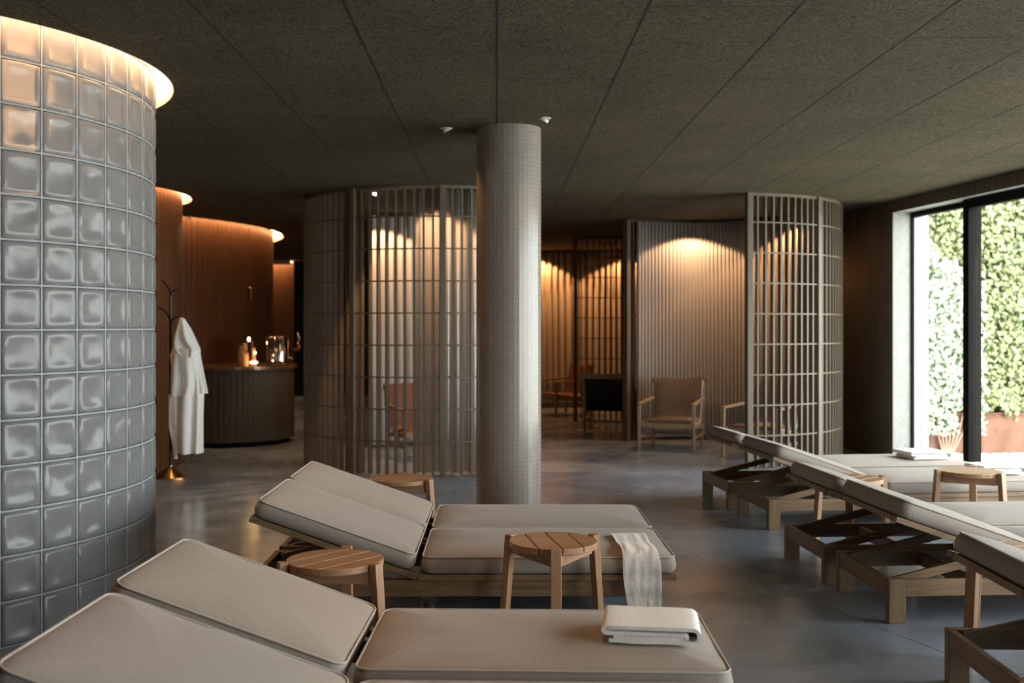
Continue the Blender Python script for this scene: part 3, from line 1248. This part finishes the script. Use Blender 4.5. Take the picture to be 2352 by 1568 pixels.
# ------------------------------------------------------------------ armchairs
def make_armchair(label, leather, loc, rz, trim=True):
    """front faces local -y"""
    t = thing('armchair', label, 'armchair', (loc[0], loc[1], 0), rz, 'low wooden armchairs with leather slings')
    for s in (-1, 1):
        mb = MB()
        mb.bar((s * .31, -.31, 0), (s * .31, -.30, .535), .026, .034, up=(0, 1, 0), w1=.034, t1=.038, bevel=.004)
        mb.build('leg', M['oakZ'], t)
        mb = MB()
        mb.bar((s * .29, .27, 0), (s * .285, .31, .40), .030, .034, up=(0, 1, 0), bevel=.004)
        mb.bar((s * .285, .31, .395), (s * .285, .385, .775), .032, .034, up=(0, 1, 0), w1=.028, t1=.028, bevel=.004)
        mb.build('leg', M['oakZ'], t)
        mb = MB()
        mb.bar((s * .31, -.325, .530), (s * .295, .335, .565), .042, .026, bevel=.006)
        mb.build('armrest', M['oakY'], t)
        mb = MB()
        mb.bar((s * .305, -.30, .285), (s * .288, .30, .245), .024, .05, bevel=.003)
        mb.bar((s * .305, -.30, .155), (s * .288, .28, .145), .018, .034, bevel=.003)
        mb.build('side_rail', M['oakY'], t)
    mb = MB()
    pts = [(-.31 + .062 * k, -.305 - .012 * math.sin(PI * k / 10), .292 - .006 * math.sin(PI * k / 10)) for k in range(11)]
    rings = [[(x, y - .012, z - .028), (x, y + .012, z - .028), (x, y + .012, z + .026), (x, y - .012, z + .026)] for x, y, z in pts]
    mb.loft(rings)
    mb.build('front_rail', M['oakX'], t)
    mb = MB()
    mb.bar((-.285, .282, .155), (.285, .282, .155), .02, .034, bevel=.003)
    mb.build('rear_stretcher', M['oakX'], t)
    mb = MB()
    rings = []
    for k in range(13):
        u = -1 + 2 * k / 12
        x = u * .335
        y = .39 + .045 * (1 - u * u)
        z = .765 - .012 * (1 - u * u)
        hgt = .032 + .008 * abs(u)
        rings.append([(x, y - .014, z - hgt), (x, y + .014, z - hgt), (x, y + .014, z + hgt), (x, y - .014, z + hgt)])
    mb.loft(rings)
    mb.build('top_rail', M['oakX'], t, smooth=True, sharp=40)
    # leather sling: seat running up into the back, cushioned
    path = [(-.29, .335), (-.20, .335), (-.08, .318), (.04, .298), (.14, .290), (.205, .308), (.235, .36), (.265, .46), (.300, .58), (.335, .70), (.362, .775)]
    n = len(path)
    nu = 12
    top, bot = [], []
    for i, (y, z) in enumerate(path):
        a, b_ = path[max(0, i - 1)], path[min(n - 1, i + 1)]
        d = Vector((0, b_[0] - a[0], b_[1] - a[1])).normalized()
        nn = Vector((0, -d.z, d.y))
        rt, rb = [], []
        for k in range(nu + 1):
            u = -1 + 2 * k / nu
            x = u * .272
            th = .030 * (1 - .75 * abs(u) ** 6) * (1 - .5 * (abs(2 * i / (n - 1) - 1)) ** 8)
            c_ = Vector((x, y, z)) + Vector((0, 1, 0)) * (.035 * (1 - u * u) * max(0, i - 5) / 5)
            rt.append(c_ + nn * th)
            rb.append(c_ - nn * .012)
        top.append(rt)
        bot.append(rb)
    mb = MB()
    rings = [tp + bt[::-1] for tp, bt in zip(top, bot)]
    mb.loft(rings)
    mb.build('leather_sling', leather, t, smooth=True, sharp=60)
    if trim:
        for s in (0, nu):
            mb = MB()
            mb.tube([(Vector(bt[s]) + Vector(((-.006 if s == 0 else .006), 0, 0))) for bt in bot], .010, 6)
            o = mb.build('sling_edge_sheen', M['lining'], t, smooth=True)  # added tube, its pale colour imitates daylight caught on the edge
            o['label'] = 'pale grey sling edge, reflected daylight put into its colour'
    return t


make_armchair('brown leather armchair in front of the pleated grey curtain', M['leather'], (2.01, 12.28), -22)
make_armchair('brown leather armchair partly hidden behind the slats of the screen', M['leather'], (2.86, 11.5), -40)
make_armchair('rust leather armchair seen blurred through the sheer drape', M['rust_leather'], (-.80, 11.35), 25, False)
make_armchair('rust leather armchair in the dim passage right of the column', M['rust_leather'], (1.02, 17.0), -60, False)
make_armchair('black leather armchair turned away in the dark passage', M['dark_leather'], (1.50, 14.3), 165, False)


# ------------------------------------------------------------------ towels and robe
def ribbon_solid(path, w0, w1, th, nw=14, wob=.003, seed=0):
    """thick folded ribbon: path in local x-z, extruded along y from w0 to w1"""
    n = len(path)
    mb = MB()
    T_, B_ = [], []
    for i, (x, z) in enumerate(path):
        a, b_ = path[max(0, i - 1)], path[min(n - 1, i + 1)]
        d = Vector((b_[0] - a[0], 0, b_[1] - a[1])).normalized()
        nn = Vector((-d.z, 0, d.x))
        rt, rb = [], []
        for k in range(nw + 1):
            y = w0 + (w1 - w0) * k / nw
            off = wob * noise.noise(Vector((x * 9 + seed, y * 9, z * 30)))
            p = Vector((x, y + (wob * 1.5 * noise.noise(Vector((i * .3, k, seed))) if k in (0, nw) else 0), z + off))
            rt.append(p + nn * th / 2)
            rb.append(p - nn * th / 2)
        T_.append(rt)
        B_.append(rb)
    mb.loft([a + b_[::-1] for a, b_ in zip(T_, B_)])
    return mb


def arc(cx, cz, r, a0, a1, n=8):
    return [(cx + r * math.cos(rad(a0 + (a1 - a0) * k / n)), cz + r * math.sin(rad(a0 + (a1 - a0) * k / n))) for k in range(n + 1)]


def line(x0, x1, z, n=10):
    return [(x0 + (x1 - x0) * k / n, z) for k in range(n + 1)]


def folded_towel(label, L, W, loc, rz):
    h = L / 2
    path = line(-h + .03, h - .03, .009)[:-1] + arc(h - .03, .031, .022, -90, 90) + line(h - .03, -h + .02, .053)[1:-1] + arc(-h + .02, .0435, .0095, 90, 270) + line(-h + .02, h - .055, .034)[1:] + arc(h - .055, .0275, .0065, 90, -90) + line(h - .055, -h + .045, .021)[1:]
    mb = ribbon_solid(path, -W / 2, W / 2, .0125, wob=.002, seed=loc[0])
    o = mb.build('folded_towel', M['terry'], smooth=True, sharp=70)
    o.location = loc
    o.rotation_euler = (0, 0, rad(rz))
    return tag(o, label, 'towel')


ZS = .238 + .085 + .026
folded_towel('white folded towel on the seat of the foreground lounger', .335, .26, (.525, 3.66, ZS - .002), -8)
folded_towel('white folded towel on the farthest lounger by the window', .36, .28, (3.42, 8.60, ZS - .002), 10)
folded_towel('white folded towel behind the round stool close to the window', .34, .24, (3.60, 7.72, ZS - .002), 8)

# towel hanging over the lounger's side
mb = MB()
yE = 5.36 - .3675
path = []
for k in range(11):
    path.append((yE + .40 - .37 * k / 10, .349 - .002 * k / 10 + .004 * math.sin(k * .9)))
for k in range(1, 7):
    a = rad(90 * k / 6)
    path.append((yE + .03 - .052 * math.sin(a), .308 + .04 * math.cos(a)))
for k in range(1, 15):
    path.append((yE - .022 - .003 * math.sin(k), .308 - .215 * k / 14))
n = len(path)
nw = 26
T_, B_ = [], []
for i, (y, z) in enumerate(path):
    a, b_ = path[max(0, i - 1)], path[min(n - 1, i + 1)]
    d = Vector((0, b_[0] - a[0], b_[1] - a[1])).normalized()
    nn = Vector((0, d.z, -d.y))
    if nn.z < 0 and i < 8:
        nn = -nn
    f_ = i / (n - 1)
    rt, rb = [], []
    for k in range(nw + 1):
        u = k / nw
        x = .598 + .004 * f_ + (.176 - .014 * f_) * u + .006 * math.sin(f_ * 7 + u * 3) - (1 - f_) * .03
        wr = 0.007 * noise.noise(Vector((u * 3.2 + f_ * 1.5, f_ * 2.0 - u, 1.7))) + .0025 * noise.noise(Vector((u * 9, f_ * 7, 4.2)))
        wr = abs(wr)
        p = Vector((x, y, z)) + nn * wr
        rt.append(p + nn * .0065)
        rb.append(p - nn * .001)
    T_.append(rt)
    B_.append(rb)
mb.loft([a + b_[::-1] for a, b_ in zip(T_, B_)])
ht = mb.build('hanging_towel', M['terry'], smooth=True, sharp=70)
tag(ht, 'white towel draped over the side of the middle lounger', 'towel')
mb = MB()
zb = path[-1][1]
for k in range(24):
    x = .602 + .166 * k / 23
    mb.tube([(x, path[-1][0] - .004, zb + .004), (x + random.uniform(-.003, .003), path[-1][0] - .006, zb - .010)], .002, 5)
mb.build('fringe', M['terry'], ht)

# coat stand
CSX, CSY = -3.045, 9.93
t = thing('coat_stand', 'black curved-arm coat stand on a brass cone base', 'coat stand', (CSX, CSY, 0))
mb = MB()
mb.lathe([(.165, 0), (.165, .008), (.15, .016), (.04, .085), (.018, .10), (.016, .11)], n=40)
o = mb.build('base', M['brass'], t, smooth=True, sharp=40)
o['label'] = 'brass cone base'
mb = MB()
mb.tube([(0, 0, .10), (0, 0, 1.55), (0, 0, 1.69)], .013, 12)
mb.build('pole', M['iron'], t, smooth=True, sharp=60)
for pts in ([(0, 0, 1.66), (-.012, 0, 1.74), (-.045, 0, 1.80), (-.085, 0, 1.835)],
            [(0, 0, 1.66), (.012, .0, 1.715), (.04, 0, 1.745), (.075, 0, 1.755)],
            [(0, 0, 1.44), (-.02, 0, 1.50), (-.06, 0, 1.55), (-.125, 0, 1.585)],
            [(0, 0, 1.42), (.02, -.01, 1.46), (.055, -.03, 1.485), (.105, -.04, 1.495)],
            [(0, 0, 1.60), (0, .02, 1.66), (0, .06, 1.70), (0, .10, 1.72)]):
    mb = MB()
    cr = []
    P = [Vector(p) for p in pts]
    P = [P[0] * 2 - P[1]] + P + [P[-1] * 2 - P[-2]]
    for i in range(1, len(P) - 2):
        for k in range(5):
            u = k / 5
            cr.append(.5 * ((2 * P[i]) + (-P[i - 1] + P[i + 1]) * u + (2 * P[i - 1] - 5 * P[i] + 4 * P[i + 1] - P[i + 2]) * u * u + (-P[i - 1] + 3 * P[i] - 3 * P[i + 1] + P[i + 2]) * u ** 3))
    cr.append(P[-2])
    mb.tube(cr, .0085, 8, taper=.007)
    mb.build('arm', M['iron'], t, smooth=True)

# bathrobe hanging from the arm
t = thing('bathrobe', 'white bathrobe hanging from the coat stand', 'bathrobe', (-2.93, 9.86, 0))
SC = .00402


def rx(px):
    return (px - 1143) * SC + 2.93


def rz_(py):
    return EYE + (750 - py) * SC


def robe_piece(name, rows, depth, folds, seed, y0=0.0, label=None):
    """rows: (y px, left px, right px)"""
    mb = MB()
    nn = 44
    rings = []
    # resample rows finely
    fine = []
    for (a, l0, r0), (b_, l1, r1) in zip(rows[:-1], rows[1:]):
        for k in range(6):
            u = k / 6
            fine.append((a + (b_ - a) * u, l0 + (l1 - l0) * u, r0 + (r1 - r0) * u))
    fine.append(rows[-1])
    for y, l, r in fine:
        z = rz_(y)
        xc, hw = (rx(l) + rx(r)) / 2, max(.008, (rx(r) - rx(l)) / 2)
        dp = min(depth, hw * .9)
        f_ = (y - rows[0][0]) / (rows[-1][0] - rows[0][0])
        ring = []
        for k in range(nn):
            th = 2 * PI * k / nn
            fo = 1 + .34 * f_ ** .5 * math.sin(folds * th + seed + 1.2 * noise.noise(Vector((f_ * 2, seed, 0)))) + .06 * noise.noise(Vector((math.cos(th) * 2, f_ * 6, seed)))
            x = xc + hw * math.copysign(abs(math.cos(th)) ** .8, math.cos(th)) * min(1.03, .9 + .1 * fo)
            yy = y0 + dp * math.sin(th) * fo
            ring.append((x, yy, z))
        rings.append(ring)
    mb.loft(rings)
    o = mb.build(name, M['terry'], t, smooth=True, sharp=75)
    if label:
        o['label'] = label
    return o


robe_piece('body', [(731, 418, 423), (755, 411, 438), (800, 402, 458), (850, 401, 462), (905, 398, 466), (960, 392, 464), (1000, 398, 464), (1040, 404, 465)], .11, 7, .4)
robe_piece('sleeve', [(770, 418, 440), (800, 430, 458), (850, 450, 468), (890, 458, 476), (903, 456, 478)], .05, 4, 2.0, -.02)
robe_piece('sleeve', [(790, 402, 420), (815, 391, 415), (860, 396, 412), (900, 398, 410)], .05, 4, 3.1, -.02)
robe_piece('skirt_front', [(800, 405, 455), (850, 402, 454), (890, 398, 452), (908, 399, 448)], .05, 5, 1.0, -.09)
robe_piece('hood', [(729, 417, 424), (750, 412, 436), (785, 403, 450), (803, 401, 464), (812, 412, 460), (828, 432, 449)], .07, 5, .9, -.07)
robe_piece('hem_panel', [(905, 391, 414), (980, 392, 414), (1030, 402, 412), (1052, 404, 410)], .04, 4, 5.0, -.06)
robe_piece('belt', [(800, 396, 400), (900, 393, 397), (1000, 396, 400), (1048, 402, 407)], .012, 3, 1.0, -.03)

# ------------------------------------------------------------------ counter and what stands on it
t = thing('counter', 'round-fronted dark wood counter with a copper brown top', 'counter', (0, 0, 0))


def counter_outline(R, extra):
    c = (-3.30, 13.05)
    pts = []
    n = 72
    for k in range(n):
        a = 2 * PI * k / n
        p = Vector((c[0] + (R + extra) * math.cos(a), c[1] + (R + extra) * math.sin(a)))
        d = p - Vector(C3)
        lim = R3 + .02
        if d.length < lim:
            p = Vector(C3) + d.normalized() * lim
        pts.append((p.x, p.y))
    return pts


mb = MB()
rings = []
out = counter_outline(.80, 0)
flut = []
n = len(out)
for i in range(n):
    a, b_ = Vector(out[i]), Vector(out[(i + 1) % n])
    for k in range(4):
        p = a.lerp(b_, k / 4)
        c = Vector((-3.30, 13.05))
        q = p - c
        if k == 0:
            p = p - q.normalized() * .004
        flut.append(p)
mb.loft([[(p.x, p.y, z) for p in flut] for z in (.06, .90)])
mb.build('front', M['counterwood'] if 'counterwood' in M else wood('dark_counter_wood', (0.036, 0.026, 0.013), (0.075, 0.054, 0.028), 'Z', .65), t)
mb = MB()
mb.prism([(p[0], p[1]) for p in counter_outline(.74, 0)], 0, .06)
mb.build('plinth', M['black_metal'], t)
mb = MB()
mb.prism([(p[0], p[1]) for p in counter_outline(.84, 0)], .90, .935)
mb.build('top', M['counter'], t)


def cpt(px, Y):
    return (px - 1143) / FPX * Y


ZC = .935
t = thing('water_urn', 'polished steel drinks urn standing on wire legs on the counter', 'urn', (cpt(637, 12.95), 12.95, ZC))
mb = MB()
mb.lathe([(.13, .045), (.142, .05), (.142, .335), (.136, .345), (.05, .352)], n=48)
mb.build('body', M['steel'], t, smooth=True, sharp=35)
for k in range(4):
    a = rad(45 + 90 * k)
    mb = MB()
    mb.tube([(.115 * math.cos(a), .115 * math.sin(a), .05), (.135 * math.cos(a), .135 * math.sin(a), .02), (.145 * math.cos(a), .145 * math.sin(a), .006)], .006, 6)
    mb.build('leg', M['steel'], t)
mb = MB()
mb.tube([(.14, 0, .09), (.18, 0, .09), (.185, 0, .06)], .010, 8)
mb.build('tap', M['steel'], t, smooth=True)


def bottle(name, label, cat, px, Y, prof, mat, n=28):
    mb = MB()
    mb.lathe(prof, n=n)
    o = mb.build(name, mat, smooth=True, sharp=35, loc=(cpt(px, Y), Y, ZC))
    return tag(o, label, cat)


bottle('bottle', 'blush ceramic bottle with a narrow neck on the counter', 'bottle', 562.5, 12.62, [(.044, 0), (.046, .004), (.046, .155), (.032, .17), (.028, .245), (.027, .272)], M['clay'])
bottle('bottle', 'ochre bottle just behind the blush one on the counter', 'bottle', 554, 12.80, [(.034, 0), (.036, .004), (.036, .14), (.026, .17), (.024, .238)], M['tan_clay'])
bottle('candle_holder', 'tall clay candle holder beside the ceramic bottles', 'candle holder', 579, 12.95, [(.03, 0), (.03, .01), (.012, .02), (.012, .27), (.02, .275), (.02, .29)], M['tan_clay'])
bottle('pillar_candle', 'stubby pillar candle in a glowing dish near the bottles', 'candle', 582.5, 12.55, [(.036, 0), (.036, .03), (.028, .035), (.028, .12), (.024, .125), (.024, .215)], M['clay'])
for lb, px, py, Y, s, squash in (('bright candle flame above the bottles', 571.5, 779, 12.95, .017, 1.6), ('small flame beside the pillar candle', 586, 810, 12.5, .014, 1.0)):
    mb = MB()
    bmesh.ops.create_icosphere(mb.bm, subdivisions=2, radius=s)
    for v_ in mb.bm.verts:
        v_.co.z *= squash
    o = mb.build('candle_flame', M['flame'], smooth=True, loc=(cpt(px, Y), Y, EYE + (750 - py) * Y / FPX))
    tag(o, lb, 'flame')
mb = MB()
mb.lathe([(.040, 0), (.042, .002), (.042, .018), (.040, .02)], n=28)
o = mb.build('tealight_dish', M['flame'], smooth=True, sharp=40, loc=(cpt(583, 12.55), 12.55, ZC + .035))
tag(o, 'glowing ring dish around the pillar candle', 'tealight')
# copper tap and bottle further back, right of the urn
t = thing('wall_tap', 'copper wall tap glowing warm right of the urn', 'tap', (cpt(676, 14.0), 14.0, 1.10))
mb = MB()
mb.tube([(-.10, 0, 0), (.04, 0, 0), (.055, 0, .02), (.06, 0, .10)], .028, 10)
mb.build('spout', M['brass'], t, smooth=True)
mb = MB()
mb.tube([(.06, 0, .10), (.055, 0, .22)], .02, 10)
mb.build('handle', M['steel'], t, smooth=True)
